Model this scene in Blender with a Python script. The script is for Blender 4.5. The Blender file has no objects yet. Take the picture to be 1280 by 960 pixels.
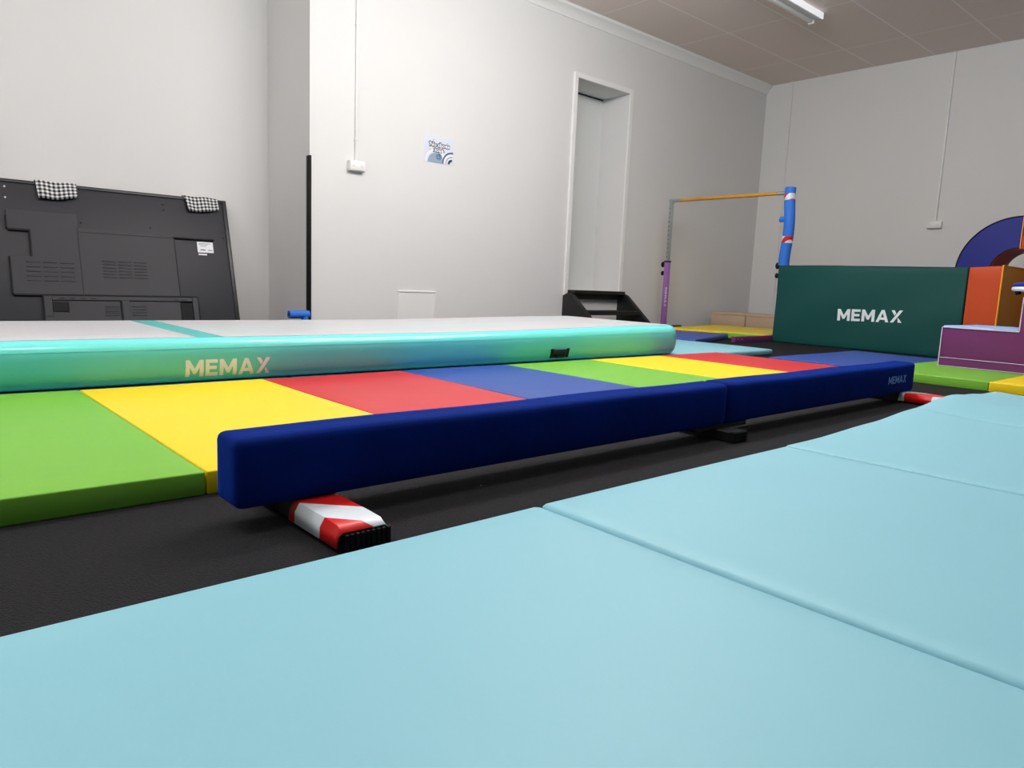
import bpy, bmesh, math, random
from mathutils import Vector, Matrix
random.seed(7)
S = bpy.context.scene
COL = S.collection
PI = math.pi

# ------------------------------------------------------------------ camera
CAM_H = 0.445
F_PX, PITCH, ROLL, YAW = 900.0, math.radians(8.08), math.radians(2.36), math.radians(48.3)
def camera():
    F = Vector((math.cos(YAW)*math.cos(PITCH), math.sin(YAW)*math.cos(PITCH), -math.sin(PITCH)))
    R = Vector((math.sin(YAW), -math.cos(YAW), 0))
    U = R.cross(F)
    c, s = math.cos(ROLL), math.sin(ROLL)
    R2 = R*c + U*s
    U2 = U*c - R*s
    cd = bpy.data.cameras.new('camera'); o = bpy.data.objects.new('camera', cd); COL.objects.link(o)
    M = Matrix((R2, U2, -F)).transposed().to_4x4()
    M.translation = Vector((0, 0, CAM_H))
    o.matrix_world = M
    cd.sensor_fit = 'HORIZONTAL'; cd.sensor_width = 36.0; cd.lens = F_PX/1280*36.0
    cd.clip_start = 0.02; cd.clip_end = 60
    S.camera = o
camera()

# ------------------------------------------------------------------ light and exposure
S.view_settings.view_transform = 'Standard'
S.view_settings.look = 'None'
S.view_settings.gamma = 1.0
S.view_settings.use_curve_mapping = False
S.view_settings.exposure = 0.40
W = bpy.data.worlds.new('world'); S.world = W; W.use_nodes = True
W.node_tree.nodes['Background'].inputs[0].default_value = (0.9, 0.95, 1.0, 1)
W.node_tree.nodes['Background'].inputs[1].default_value = 0.06

def area(name, loc, sx, sy, power, col=(1, 0.97, 0.92), aim=None):
    ld = bpy.data.lights.new(name, 'AREA'); ld.shape = 'RECTANGLE'
    ld.size = sx; ld.size_y = sy; ld.energy = power; ld.color = col
    o = bpy.data.objects.new(name, ld); COL.objects.link(o); o.location = loc
    if aim: o.rotation_euler = (Vector(aim)-Vector(loc)).to_track_quat('-Z', 'Y').to_euler()
    return o
def tube_row(x0, x1, y, z, n, power, col=(0.985, 0.99, 1.0)):
    """a fluorescent tube out of the frame: soft light to all sides"""
    for k in range(n):
        ld = bpy.data.lights.new('tube_light', 'POINT'); ld.energy = power/n; ld.color = col; ld.shadow_soft_size = 0.12
        o = bpy.data.objects.new('tube_light', ld); COL.objects.link(o)
        o.location = (x0+(x1-x0)*(k+0.5)/n, y, z)
tube_row(1.9, 4.3, 2.55, 2.66, 5, 116)
tube_row(-1.8, 0.0, 2.8, 2.66, 3, 66)
tube_row(-0.6, 1.0, 1.3, 2.66, 3, 46)
tube_row(2.4, 4.0, 1.3, 2.66, 3, 40)

# ------------------------------------------------------------------ materials
def srgb(r, g, b):
    f = lambda v: (v/255/12.92) if v/255 <= 0.04045 else ((v/255+0.055)/1.055)**2.4
    return (f(r), f(g), f(b), 1)
def mat(name, col, rough=0.5, bump=0.0, bscale=60, metal=0.0, vary=0.0, vscale=4, spec=0.5, coat=0.0, sheen=0.0, detail=4):
    m = bpy.data.materials.new(name); m.use_nodes = True
    nt = m.node_tree; b = nt.nodes['Principled BSDF']
    b.inputs['Base Color'].default_value = col
    b.inputs['Roughness'].default_value = rough
    b.inputs['Metallic'].default_value = metal
    b.inputs['Specular IOR Level'].default_value = spec
    b.inputs['Coat Weight'].default_value = coat
    if sheen:
        b.inputs['Sheen Weight'].default_value = sheen
        b.inputs['Sheen Roughness'].default_value = 0.4
        b.inputs['Sheen Tint'].default_value = srgb(10, 80, 225)
    tc = nt.nodes.new('ShaderNodeTexCoord')
    if vary:
        n = nt.nodes.new('ShaderNodeTexNoise'); n.inputs['Scale'].default_value = vscale; n.inputs['Detail'].default_value = 5
        nt.links.new(tc.outputs['Object'], n.inputs['Vector'])
        mx = nt.nodes.new('ShaderNodeMix'); mx.data_type = 'RGBA'
        mx.inputs[6].default_value = tuple(c*(1-vary) for c in col[:3])+(1,)
        mx.inputs[7].default_value = tuple(min(1, c*(1+vary)) for c in col[:3])+(1,)
        nt.links.new(n.outputs['Fac'], mx.inputs[0]); nt.links.new(mx.outputs[2], b.inputs['Base Color'])
    if bump:
        n = nt.nodes.new('ShaderNodeTexNoise'); n.inputs['Scale'].default_value = bscale; n.inputs['Detail'].default_value = detail
        nt.links.new(tc.outputs['Object'], n.inputs['Vector'])
        bp = nt.nodes.new('ShaderNodeBump'); bp.inputs['Strength'].default_value = bump; bp.inputs['Distance'].default_value = 0.02
        nt.links.new(n.outputs['Fac'], bp.inputs['Height']); nt.links.new(bp.outputs['Normal'], b.inputs['Normal'])
    return m
def vinyl(name, rgb, rough=0.42, bump=0.12, bscale=5):
    return mat(name, srgb(*rgb), rough=rough, bump=bump, bscale=bscale, vary=0.03, vscale=3, spec=0.32)
M = {}
M['wall'] = mat('wall_paint', srgb(226, 226, 225), rough=0.65, bump=0.03, bscale=30, vary=0.02, vscale=2)
M['trim'] = mat('trim_gloss_paint', srgb(240, 240, 238), rough=0.35)
M['door'] = mat('door_paint', srgb(222, 224, 222), rough=0.45, bump=0.02, bscale=20)
M['plastic_white'] = mat('white_plastic', srgb(235, 235, 232), rough=0.35)
M['cyan'] = vinyl('cyan_vinyl', (131, 188, 202), rough=0.5, bump=0.08, bscale=4)
M['green'] = vinyl('green_vinyl', (114, 178, 56))
M['yellow'] = vinyl('yellow_vinyl', (232, 204, 22))
M['red'] = vinyl('red_vinyl', (194, 44, 50))
M['blue'] = vinyl('blue_vinyl', (46, 74, 154))
M['suede'] = mat('blue_suede', srgb(0, 30, 104), rough=0.95, bump=0.1, bscale=40, vary=0.3, vscale=9, spec=0.1, sheen=0.6)
M['teal'] = mat('teal_pvc', srgb(98, 206, 206), rough=0.38, bump=0.05, bscale=6, spec=0.3)
M['teal_band'] = mat('teal_band_pvc', srgb(112, 224, 220), rough=0.16)
M['black_rubber'] = mat('black_rubber', srgb(17, 17, 19), rough=0.7, spec=0.3)
M['black_paint'] = mat('black_paint', srgb(18, 17, 17), rough=0.5, vary=0.15)
M['black_metal'] = mat('black_powder_coat', srgb(40, 40, 46), rough=0.55, bump=0.02, bscale=200)
M['black_edge'] = mat('black_bezel', srgb(34, 34, 37), rough=0.4)
M['dark_line'] = mat('dark_gap', srgb(16, 16, 18), rough=0.8)
M['pine'] = vinyl('dark_green_vinyl', (0, 70, 66), rough=0.6, bump=0.22, bscale=3)
M['orange'] = vinyl('orange_vinyl', (192, 70, 22), rough=0.5, bump=0.15, bscale=6)
M['amber'] = vinyl('amber_vinyl', (244, 172, 56), rough=0.5)
M['amber_piping'] = mat('amber_piping', srgb(250, 170, 40), rough=0.45)
M['navy'] = vinyl('navy_vinyl', (18, 32, 128), rough=0.5, bump=0.15)
M['purple'] = vinyl('purple_vinyl', (104, 44, 98), rough=0.45, bump=0.08)
M['purple_metal'] = mat('purple_powder_coat', srgb(158, 104, 178), rough=0.4)
M['sky_vinyl'] = vinyl('sky_blue_vinyl', (150, 200, 245), rough=0.4, bump=0.3, bscale=7)
M['lilac_piping'] = mat('lilac_piping', srgb(200, 180, 215), rough=0.5)
M['chrome'] = mat('zinc_plated_steel', srgb(190, 198, 196), rough=0.3, metal=0.9)
M['wood'] = mat('varnished_wood_bar', srgb(205, 148, 48), rough=0.4, vary=0.12, vscale=12)
M['foam_blue'] = mat('blue_pool_noodle_foam', srgb(48, 116, 214), rough=0.75, bump=0.1, bscale=80)
M['foam_dark'] = mat('blue_foam_hollow', srgb(22, 50, 110), rough=0.9)
M['beige'] = vinyl('beige_board', (196, 172, 148), rough=0.7)
M['logo_white'] = mat('logo_white_print', srgb(222, 232, 236), rough=0.5)
M['logo_cream'] = mat('logo_cream_print', srgb(222, 234, 252), rough=0.55)
M['logo_blue'] = mat('logo_blue_stitch', srgb(112, 172, 250), rough=0.8)
M['logo_lilac'] = mat('logo_lilac_print', srgb(226, 214, 236), rough=0.5)
M['white_steel'] = mat('white_steel', srgb(226, 228, 230), rough=0.3)
M['paper'] = mat('paper', srgb(222, 226, 240), rough=0.6)
M['ink'] = mat('slate_blue_ink', srgb(84, 104, 128), rough=0.6)
M['ink_mid'] = mat('grey_blue_ink', srgb(150, 170, 192), rough=0.6)
M['ink_steel'] = mat('steel_blue_ink', srgb(60, 110, 150), rough=0.6)
M['ink_dark'] = mat('dark_slate_ink', srgb(56, 72, 84), rough=0.6)
M['ink_white'] = mat('white_ink', srgb(238, 240, 244), rough=0.6)

def nodes_of(m):
    nt = m.node_tree
    return nt, nt.nodes['Principled BSDF'], [n for n in nt.nodes if n.type == 'TEX_COORD'][0]
def math_node(nt, op, a, b=None, c=None):
    n = nt.nodes.new('ShaderNodeMath'); n.operation = op
    for i, v in enumerate((a, b, c)):
        if v is None: continue
        if isinstance(v, (int, float)): n.inputs[i].default_value = v
        else: nt.links.new(v, n.inputs[i])
    return n.outputs[0]
def mix_col(nt, fac, c1, c2):
    mx = nt.nodes.new('ShaderNodeMix'); mx.data_type = 'RGBA'
    nt.links.new(fac, mx.inputs[0])
    for i, c in ((6, c1), (7, c2)):
        if isinstance(c, tuple): mx.inputs[i].default_value = c
        else: nt.links.new(c, mx.inputs[i])
    return mx.outputs[2]

def floor_material():
    m = mat('black_rubber_floor', srgb(34, 34, 37), rough=0.85, bump=0.5, bscale=260, detail=3, spec=0.2)
    nt, b, tc = nodes_of(m)
    v = nt.nodes.new('ShaderNodeTexVoronoi'); v.inputs['Scale'].default_value = 55
    nt.links.new(tc.outputs['Object'], v.inputs['Vector'])
    d = math_node(nt, 'LESS_THAN', v.outputs['Distance'], 0.10)
    w = nt.nodes.new('ShaderNodeTexWhiteNoise'); w.noise_dimensions = '3D'
    nt.links.new(v.outputs['Position'], w.inputs['Vector'])
    r = math_node(nt, 'GREATER_THAN', w.outputs['Value'], 0.992)
    speck = math_node(nt, 'MULTIPLY', d, r)
    n = nt.nodes.new('ShaderNodeTexNoise'); n.inputs['Scale'].default_value = 180; n.inputs['Detail'].default_value = 3
    nt.links.new(tc.outputs['Object'], n.inputs['Vector'])
    base = mix_col(nt, n.outputs['Fac'], srgb(12, 12, 14), srgb(38, 38, 42))
    # tile joints every metre
    sep = nt.nodes.new('ShaderNodeSeparateXYZ'); nt.links.new(tc.outputs['Object'], sep.inputs[0])
    def joint(o, off, per):
        a = math_node(nt, 'ADD', o, off)
        f = math_node(nt, 'FRACT', math_node(nt, 'DIVIDE', a, per))
        return math_node(nt, 'LESS_THAN', f, 0.004)
    j = joint(sep.outputs[1], 2.905-1.0, 2.0)
    base = mix_col(nt, j, base, srgb(50, 48, 48))
    nt.links.new(mix_col(nt, speck, base, srgb(190, 190, 190)), b.inputs['Base Color'])
    return m
M['floor'] = floor_material()

def ceiling_material():
    m = mat('ceiling_board', srgb(196, 188, 182), rough=0.85, bump=0.02, bscale=40)
    nt, b, tc = nodes_of(m)
    sep = nt.nodes.new('ShaderNodeSeparateXYZ'); nt.links.new(tc.outputs['Object'], sep.inputs[0])
    def line(o, off, per, wd):
        f = math_node(nt, 'FRACT', math_node(nt, 'DIVIDE', math_node(nt, 'ADD', o, off), per))
        return math_node(nt, 'LESS_THAN', f, wd/per)
    j = math_node(nt, 'MAXIMUM', line(sep.outputs[0], 1.2*6-7.72, 1.2, 0.012), line(sep.outputs[1], 0.61*6-3.09, 0.61, 0.014))
    nt.links.new(mix_col(nt, j, srgb(236, 222, 216), srgb(250, 246, 243)), b.inputs['Base Color'])
    return m
M['ceiling'] = ceiling_material()

def tread_material():     # grey walking surface of the air track, woven streaks along its length
    m = mat('grey_air_track_top', srgb(206, 204, 208), rough=0.38, bump=0.03, bscale=30)
    nt, b, tc = nodes_of(m)
    mp = nt.nodes.new('ShaderNodeMapping'); mp.inputs['Scale'].default_value = (0.4, 9, 1)
    nt.links.new(tc.outputs['Object'], mp.inputs['Vector'])
    n = nt.nodes.new('ShaderNodeTexNoise'); n.inputs['Scale'].default_value = 2.0; n.inputs['Detail'].default_value = 3
    nt.links.new(mp.outputs['Vector'], n.inputs['Vector'])
    f = nt.nodes.new('ShaderNodeMapRange'); f.inputs['From Min'].default_value = 0.5; f.inputs['From Max'].default_value = 0.72
    nt.links.new(n.outputs['Fac'], f.inputs['Value'])
    nt.links.new(mix_col(nt, f.outputs['Result'], srgb(190, 185, 190), srgb(160, 202, 198)), b.inputs['Base Color'])
    return m
M['air_top'] = tread_material()

def tape_material(name, ax, ay, az, period, off, duty=0.5):   # red and white hazard tape, stripes in object space
    m = mat(name, srgb(205, 28, 26), rough=0.32)
    nt, b, tc = nodes_of(m)
    dot = nt.nodes.new('ShaderNodeVectorMath'); dot.operation = 'DOT_PRODUCT'
    nt.links.new(tc.outputs['Object'], dot.inputs[0]); dot.inputs[1].default_value = (ax, ay, az)
    f = math_node(nt, 'FRACT', math_node(nt, 'DIVIDE', math_node(nt, 'ADD', dot.outputs['Value'], off), period))
    g = math_node(nt, 'LESS_THAN', f, duty)
    nt.links.new(mix_col(nt, g, srgb(208, 26, 24), srgb(214, 224, 230)), b.inputs['Base Color'])
    return m
M['tape'] = tape_material('hazard_tape', 1, 1, -0.4, 0.18, 3.15-1.61+0.016, 0.53)
M['tape_far'] = tape_material('hazard_tape_far', 1, 1, -0.4, 0.18, 0.155, 0.4)
M['tape_small'] = tape_material('hazard_tape_small', 0.5, 0.8, 0.9, 0.10, 0.02, 0.55)

M['lamp_diffuser'] = mat('lamp_diffuser', srgb(235, 238, 242), rough=0.4)
_b = M['lamp_diffuser'].node_tree.nodes['Principled BSDF']
_b.inputs['Emission Color'].default_value = (0.95, 0.97, 1, 1); _b.inputs['Emission Strength'].default_value = 0.45
def gingham_material():
    m = mat('black_white_gingham', srgb(230, 230, 230), rough=0.9)
    nt, b, tc = nodes_of(m)
    sep = nt.nodes.new('ShaderNodeSeparateXYZ'); nt.links.new(tc.outputs['UV'], sep.inputs[0])
    def st(o): return math_node(nt, 'LESS_THAN', math_node(nt, 'FRACT', o), 0.52)
    s = math_node(nt, 'MULTIPLY', math_node(nt, 'ADD', st(sep.outputs[0]), st(sep.outputs[1])), 0.5)
    r = nt.nodes.new('ShaderNodeValToRGB'); r.color_ramp.interpolation = 'CONSTANT'
    e = r.color_ramp.elements
    e[0].position = 0; e[0].color = srgb(236, 236, 236)
    e[1].position = 0.4; e[1].color = srgb(150, 150, 152)
    k = e.new(0.8); k.color = srgb(18, 18, 20)
    nt.links.new(s, r.inputs[0]); nt.links.new(r.outputs[0], b.inputs['Base Color'])
    return m
M['gingham'] = gingham_material()

# ------------------------------------------------------------------ builders
def link_mesh(name, bm, m, parent=None, smooth=True, angle=40):
    bmesh.ops.recalc_face_normals(bm, faces=bm.faces[:])
    me = bpy.data.meshes.new(name); bm.to_mesh(me); bm.free()
    me.materials.append(m)
    if smooth:
        me.shade_smooth()
        me.set_sharp_from_angle(angle=math.radians(angle))
    o = bpy.data.objects.new(name, me); COL.objects.link(o)
    if parent: o.parent = parent
    return o
def tag(o, label=None, cat=None, group=None, kind=None):
    if label: o['label'] = label
    if cat: o['category'] = cat
    if group: o['group'] = group
    if kind: o['kind'] = kind
    return o
def empty(name, label, cat, loc=(0, 0, 0), rot=(0, 0, 0), group=None):
    o = bpy.data.objects.new(name, None); COL.objects.link(o)
    o.empty_display_size = 0.1
    o.location = loc; o.rotation_euler = rot
    return tag(o, label, cat, group)
def struct(name, bm, m, smooth=False):
    o = link_mesh(name, bm, m, None, smooth)
    o['kind'] = 'structure'
    return o

def add_box(bm, x0, x1, y0, y1, z0, z1, bev=0.0, seg=3):
    vs = [bm.verts.new(p) for p in ((x0,y0,z0),(x1,y0,z0),(x1,y1,z0),(x0,y1,z0),(x0,y0,z1),(x1,y0,z1),(x1,y1,z1),(x0,y1,z1))]
    fs = [bm.faces.new([vs[i] for i in q]) for q in ((3,2,1,0),(4,5,6,7),(0,1,5,4),(1,2,6,5),(2,3,7,6),(3,0,4,7))]
    if bev:
        es = list({e for f in fs for e in f.edges})
        bmesh.ops.bevel(bm, geom=es, offset=bev, segments=seg, profile=0.5, affect='EDGES', clamp_overlap=True)
def box(x0, x1, y0, y1, z0, z1, bev=0.0, seg=3):
    bm = bmesh.new(); add_box(bm, x0, x1, y0, y1, z0, z1, bev, seg); return bm
def add_foam(bm, x0, x1, y0, y1, z0, z1, r, nx=10, ny=10, nz=1, fn=None):
    """rounded padded slab with a fine grid, so that fn(v) can bulge it"""
    X = [x0+(x1-x0)*i/nx for i in range(nx+1)]; Y = [y0+(y1-y0)*i/ny for i in range(ny+1)]; Z = [z0+(z1-z0)*i/nz for i in range(nz+1)]
    V = {}
    def v(i, j, k):
        if (i, j, k) not in V: V[(i, j, k)] = bm.verts.new((X[i], Y[j], Z[k]))
        return V[(i, j, k)]
    fs = []
    for i in range(nx):
        for j in range(ny):
            fs.append(bm.faces.new((v(i,j,nz), v(i+1,j,nz), v(i+1,j+1,nz), v(i,j+1,nz))))
            fs.append(bm.faces.new((v(i,j,0), v(i,j+1,0), v(i+1,j+1,0), v(i+1,j,0))))
    for k in range(nz):
        for i in range(nx):
            fs.append(bm.faces.new((v(i,0,k), v(i+1,0,k), v(i+1,0,k+1), v(i,0,k+1))))
            fs.append(bm.faces.new((v(i,ny,k), v(i,ny,k+1), v(i+1,ny,k+1), v(i+1,ny,k))))
        for j in range(ny):
            fs.append(bm.faces.new((v(0,j,k), v(0,j,k+1), v(0,j+1,k+1), v(0,j+1,k))))
            fs.append(bm.faces.new((v(nx,j,k), v(nx,j+1,k), v(nx,j+1,k+1), v(nx,j,k+1))))
    es = set()
    for f in fs:
        f.normal_update()
    for f in fs:
        for e in f.edges:
            if len(e.link_faces) == 2 and e.link_faces[0].normal.dot(e.link_faces[1].normal) < 0.5: es.add(e)
    res = bmesh.ops.bevel(bm, geom=list(es), offset=r, segments=3, profile=0.5, affect='EDGES', clamp_overlap=True)
    if fn:
        for q in bm.verts: q.co = fn(q.co.copy())
def foam(*a, **k):
    bm = bmesh.new(); add_foam(bm, *a, **k); return bm
def add_prism(bm, poly, axis, a, b, bev=0.0):
    """polygon extruded between a and b along an axis; poly gives the two remaining coordinates in xyz order"""
    def P(p, t):
        return {'x': (t, p[0], p[1]), 'y': (p[0], t, p[1]), 'z': (p[0], p[1], t)}[axis]
    A = [bm.verts.new(P(p, a)) for p in poly]; B = [bm.verts.new(P(p, b)) for p in poly]
    n = len(poly)
    fs = [bm.faces.new(A), bm.faces.new(B[::-1])]
    for i in range(n): fs.append(bm.faces.new((A[i], A[(i+1) % n], B[(i+1) % n], B[i])))
    if bev:
        es = list({e for f in fs for e in f.edges})
        bmesh.ops.bevel(bm, geom=es, offset=bev, segments=2, profile=0.5, affect='EDGES', clamp_overlap=True)
def prism(*a, **k):
    bm = bmesh.new(); add_prism(bm, *a, **k); return bm
def add_tube(bm, pts, r, n=16, caps=True):
    pts = [Vector(p) for p in pts]; rings = []
    rs = r if isinstance(r, (list, tuple)) else [r]*len(pts)
    up = Vector((0.13, 0.31, 0.94))
    for i, p in enumerate(pts):
        t = (pts[min(i+1, len(pts)-1)]-pts[max(i-1, 0)]).normalized()
        a = t.cross(up)
        if a.length < 1e-3: a = t.cross(Vector((1, 0, 0)))
        a.normalize(); b = t.cross(a)
        rings.append([bm.verts.new(p+(a*math.cos(2*PI*k/n)+b*math.sin(2*PI*k/n))*rs[i]) for k in range(n)])
    for q in range(len(rings)-1):
        for k in range(n):
            bm.faces.new((rings[q][k], rings[q][(k+1) % n], rings[q+1][(k+1) % n], rings[q+1][k]))
    if caps:
        bm.faces.new(rings[0][::-1]); bm.faces.new(rings[-1])
def tube(*a, **k):
    bm = bmesh.new(); add_tube(bm, *a, **k); return bm

LET = {
 'M': (1.16, [[(0,0),(0,1),(.26,1),(.58,.48),(.90,1),(1.16,1),(1.16,0),(.90,0),(.90,.56),(.66,.16),(.50,.16),(.26,.56),(.26,0)]]),
 'E': (.80, [[(0,0),(0,1),(.80,1),(.80,.79),(.25,.79),(.25,.61),(.73,.61),(.73,.41),(.25,.41),(.25,.21),(.80,.21),(.80,0)]]),
 'A': (1.12, [[(0,0),(.43,1),(.69,1),(1.12,0),(.85,0),(.775,.19),(.345,.19),(.27,0)], ]),
 'X': (1.02, [[(0,0),(.73,1),(1.02,1),(.29,0)], [(.03,1),(.31,1),(.47,.76),(.34,.56)], [(.62,.36),(.70,.36),(1.02,0),(.68,0)]]),
}
def word_bm(word, origin, right, up, height, width=None, gap=0.13, off=0.0, slices=0, fn=None, thin=None):
    """lettering as flat printed shapes; A carries its open counter as a notch-free triangle cut"""
    origin, right, up = Vector(origin), Vector(right).normalized(), Vector(up).normalized()
    nrm = right.cross(up)
    total = sum(LET[c][0] for c in word)+gap*(len(word)-1)
    sx = (width/total) if width else height
    bm = bmesh.new(); x = 0
    for c in word:
        w, polys = LET[c]
        if c == 'A':   # two legs, apex and crossbar round a triangular counter
            polys = [[(0,0),(.43,1),(.56,1),(.56,.74),(.27,0)], [(.56,.74),(.56,1),(.69,1),(1.12,0),(.85,0)], [(.345,.19),(.425,.39),(.695,.39),(.775,.19)]]
        for poly in polys:
            vs = [bm.verts.new(origin+right*(sx*(x+p[0]))+up*(height*p[1])+nrm*off) for p in poly]
            bm.faces.new(vs).normal_update()
        x += w+gap
    bmesh.ops.triangulate(bm, faces=bm.faces[:])
    for s in range(1, slices):
        bmesh.ops.bisect_plane(bm, geom=bm.verts[:]+bm.edges[:]+bm.faces[:], plane_co=origin+up*(height*s/slices), plane_no=up)
    if fn:
        for v in bm.verts: v.co = fn(v.co.copy())
    return bm
def font_obj(name, text, size, m, parent, loc, rot, offset=0.0, sx=1.0, shear=0.0):
    cu = bpy.data.curves.new(name, 'FONT'); cu.body = text; cu.size = size; cu.offset = offset
    cu.align_x = 'CENTER'; cu.align_y = 'CENTER'; cu.shear = shear; cu.resolution_u = 3
    t = bpy.data.objects.new(name+'_curve', cu); COL.objects.link(t)
    bpy.context.view_layer.update()
    me = bpy.data.meshes.new_from_object(t.evaluated_get(bpy.context.evaluated_depsgraph_get()))
    bpy.data.objects.remove(t); me.name = name
    me.materials.clear(); me.materials.append(m)
    o = bpy.data.objects.new(name, me); COL.objects.link(o)
    o.location = loc; o.rotation_euler = rot; o.scale = (sx, 1, 1)
    if parent: o.parent = parent
    return o
def copy_tree(o, parent=None):
    c = o.copy(); COL.objects.link(c)
    if parent: c.parent = parent
    for ch in list(o.children): copy_tree(ch, c)
    return c

# ================================================================== THE ROOM
YW, XR, ZC = 5.0, 8.5, 2.97          # back wall, right wall, ceiling
YR, XC = 5.73, 2.42                  # recess wall, outer corner
XL, YF = -4.0, -4.0
T = 0.12
struct('floor', box(XL, XR, YF, YR, -0.1, 0.0), M['floor'])
struct('ceiling', box(XL, XR, YF, YR, ZC, ZC+0.1), M['ceiling'])
DX0, DX1, DZ0, DZ1 = 5.124, 5.89, 0.32, 2.375      # doorway
bm = bmesh.new()
add_box(bm, XC, DX0, YW, YR, 0, ZC); add_box(bm, DX1, XR, YW, YR, 0, ZC)
add_box(bm, DX0, DX1, YW, YR, DZ1, ZC); add_box(bm, DX0, DX1, YW, YR, 0, DZ0)
struct('wall_back', bm, M['wall'])
struct('wall_recess', box(XL, XC+0.02, YR, YR+T, 0, ZC), M['wall'])
struct('wall_right', box(XR, XR+T, YF, YR, 0, ZC), M['wall'])
struct('wall_left', box(XL-T, XL, YF, YR+T, 0, ZC), M['wall'])
# door leaf set deep in its reveal
dr = struct('door_1', box(DX0, DX1, 5.352, 5.395, DZ0+0.005, DZ1-0.016, 0.003, 1), M['door'])
bm = box(DX0, DX1, 5.36, 5.40, DZ1-0.0155, DZ1-0.001)
g = link_mesh('head_gap', bm, M['dark_line'], dr, False)
# casing
bm = bmesh.new(); w = 0.048
for (a, b, c, d) in ((DX0-w, DX0, DZ0, DZ1+w), (DX1, DX1+w, DZ0, DZ1+w), (DX0, DX1, DZ1, DZ1+w)):
    add_box(bm, a, b, YW-0.018, YW+0.004, c, d, 0.004, 2)
struct('trim_1', bm, M['trim'])
# cornice along the back wall
bm = prism([(YW, ZC-0.10), (YW-0.010, ZC-0.10), (YW-0.013, ZC-0.08), (YW-0.04, ZC-0.04), (YW-0.068, ZC-0.022), (YW-0.072, ZC), (YW, ZC)], 'x', XC, XR)
struct('trim_2', bm, M['trim'], True)
# cover strip on the right wall
struct('trim_3', box(XR-0.012, XR, 4.655, 4.70, 0, ZC, 0.003, 1), M['wall'])
# access panel in the back wall
bm = bmesh.new()
add_box(bm, 3.19, 3.54, YW-0.006, YW+0.002, 0.03, 0.33, 0.002, 1)
add_box(bm, 3.178, 3.552, YW-0.012, YW+0.002, 0.325, 0.34, 0.003, 1)
for a in (3.178, 3.54): add_box(bm, a, a+0.012, YW-0.010, YW+0.002, 0.02, 0.325, 0.003, 1)
struct('trim_4', bm, M['trim'])

# ================================================================== LARGE MATS
def floor_mat(label, x_edges, y0, y1, cols, z1=0.05, loc=(0, 0, 0), rz=0, group=None, axis='x', r=0.004, z0=0.0, gap=0.0006):
    t = empty('folding_gym_mat', label, 'gym mat', loc, (0, 0, rz), group)
    for i, c in enumerate(cols):
        a, b = x_edges[i]+gap, x_edges[i+1]-gap
        ph = random.random()*6
        def fn(v, a=a, b=b, ph=ph):
            u = (v.x-a)/(b-a) if axis == 'x' else (v.y-a)/(b-a)
            if v.z > z1*0.6:
                v.z += 0.0012*math.sin(7*v.x+ph)*math.sin(5*v.y+ph)-0.0012
            return v
        if axis == 'x': bm = foam(a, b, y0, y1, z0, z1, r, 8, 12, 1, fn)
        else: bm = foam(y0, y1, a, b, z0, z1, r, 12, 8, 1, fn)
        o = link_mesh('panel', bm, M[c], t, True, 60)
        o['label'] = c.replace('pine', 'dark green')+' vinyl panel'
    return t
floor_mat('folding gym mat whose green panel fills the left edge of the photo', [-1.93, -1.33, -0.73, -0.13, 0.4735], 1.432, 2.60, ['yellow', 'red', 'blue', 'green'])
floor_mat('folding gym mat of yellow, red, blue and green panels beside the long blue beam', [0.475, 1.072, 1.672, 2.272, 2.866], 1.432, 2.598, ['yellow', 'red', 'blue', 'green'])
floor_mat('folding gym mat of yellow and red panels at the far end of the blue beam', [2.87, 3.47, 4.07], 1.432, 2.598, ['yellow', 'red'])
floor_mat('folding gym mat of blue, green and yellow panels under the purple steps', [-0.12, 0.485, 1.082, 1.66, 2.27], 4.14, 5.36, ['red', 'yellow', 'green', 'blue'], axis='y')

# front cyan mat of four wide panels: its far corner has ridden up towards the beam foot
def lift(x, y):
    g = max(0.0, min(1.0, (y+0.25)/1.15))**2.2
    k = 0.0
    if x > 1.9:
        pts = [(1.9, 0), (2.3, .010), (2.62, .024), (3.0, .044), (3.2, .032), (3.4, .020), (3.6, .018)]
        for (a, va), (b, vb) in zip(pts, pts[1:]):
            if a <= x <= b:
                t = (x-a)/(b-a); t = t*t*(3-2*t); k = va+(vb-va)*t
        if x > 3.6: k = .018
    return k*g
t = empty('folding_gym_mat', 'large pale cyan folding mat filling the foreground', 'gym mat')
edges = [-0.92, -0.02, 0.882, 1.776, 2.665, 3.55]
for i in range(5):
    a, b = edges[i], edges[i+1]
    def fn(v):
        if v.z > 0.02:
            v.z += lift(v.x, v.y)+0.0016*math.sin(3.1*v.x+1)*math.sin(4.3*v.y)-0.001
        elif v.z > 0.001:
            v.z += lift(v.x, v.y)*0.5
        return v
    link_mesh('panel', foam(a+0.0015, b-0.0015, -1.0, 0.905, 0, 0.05, (0.016, 0.016, 0.013, 0.006, 0.006)[i], 18, 24, 1, fn), M['cyan'], t, True, 70)

# second cyan mat, under the air track
floor_mat('pale cyan floor mat lying under the far end of the air track', [-2.4, -0.6, 1.2, 3.0, 4.82], 2.612, 3.45, ['cyan', 'cyan', 'cyan', 'cyan'], z1=0.043, r=0.012)

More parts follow.
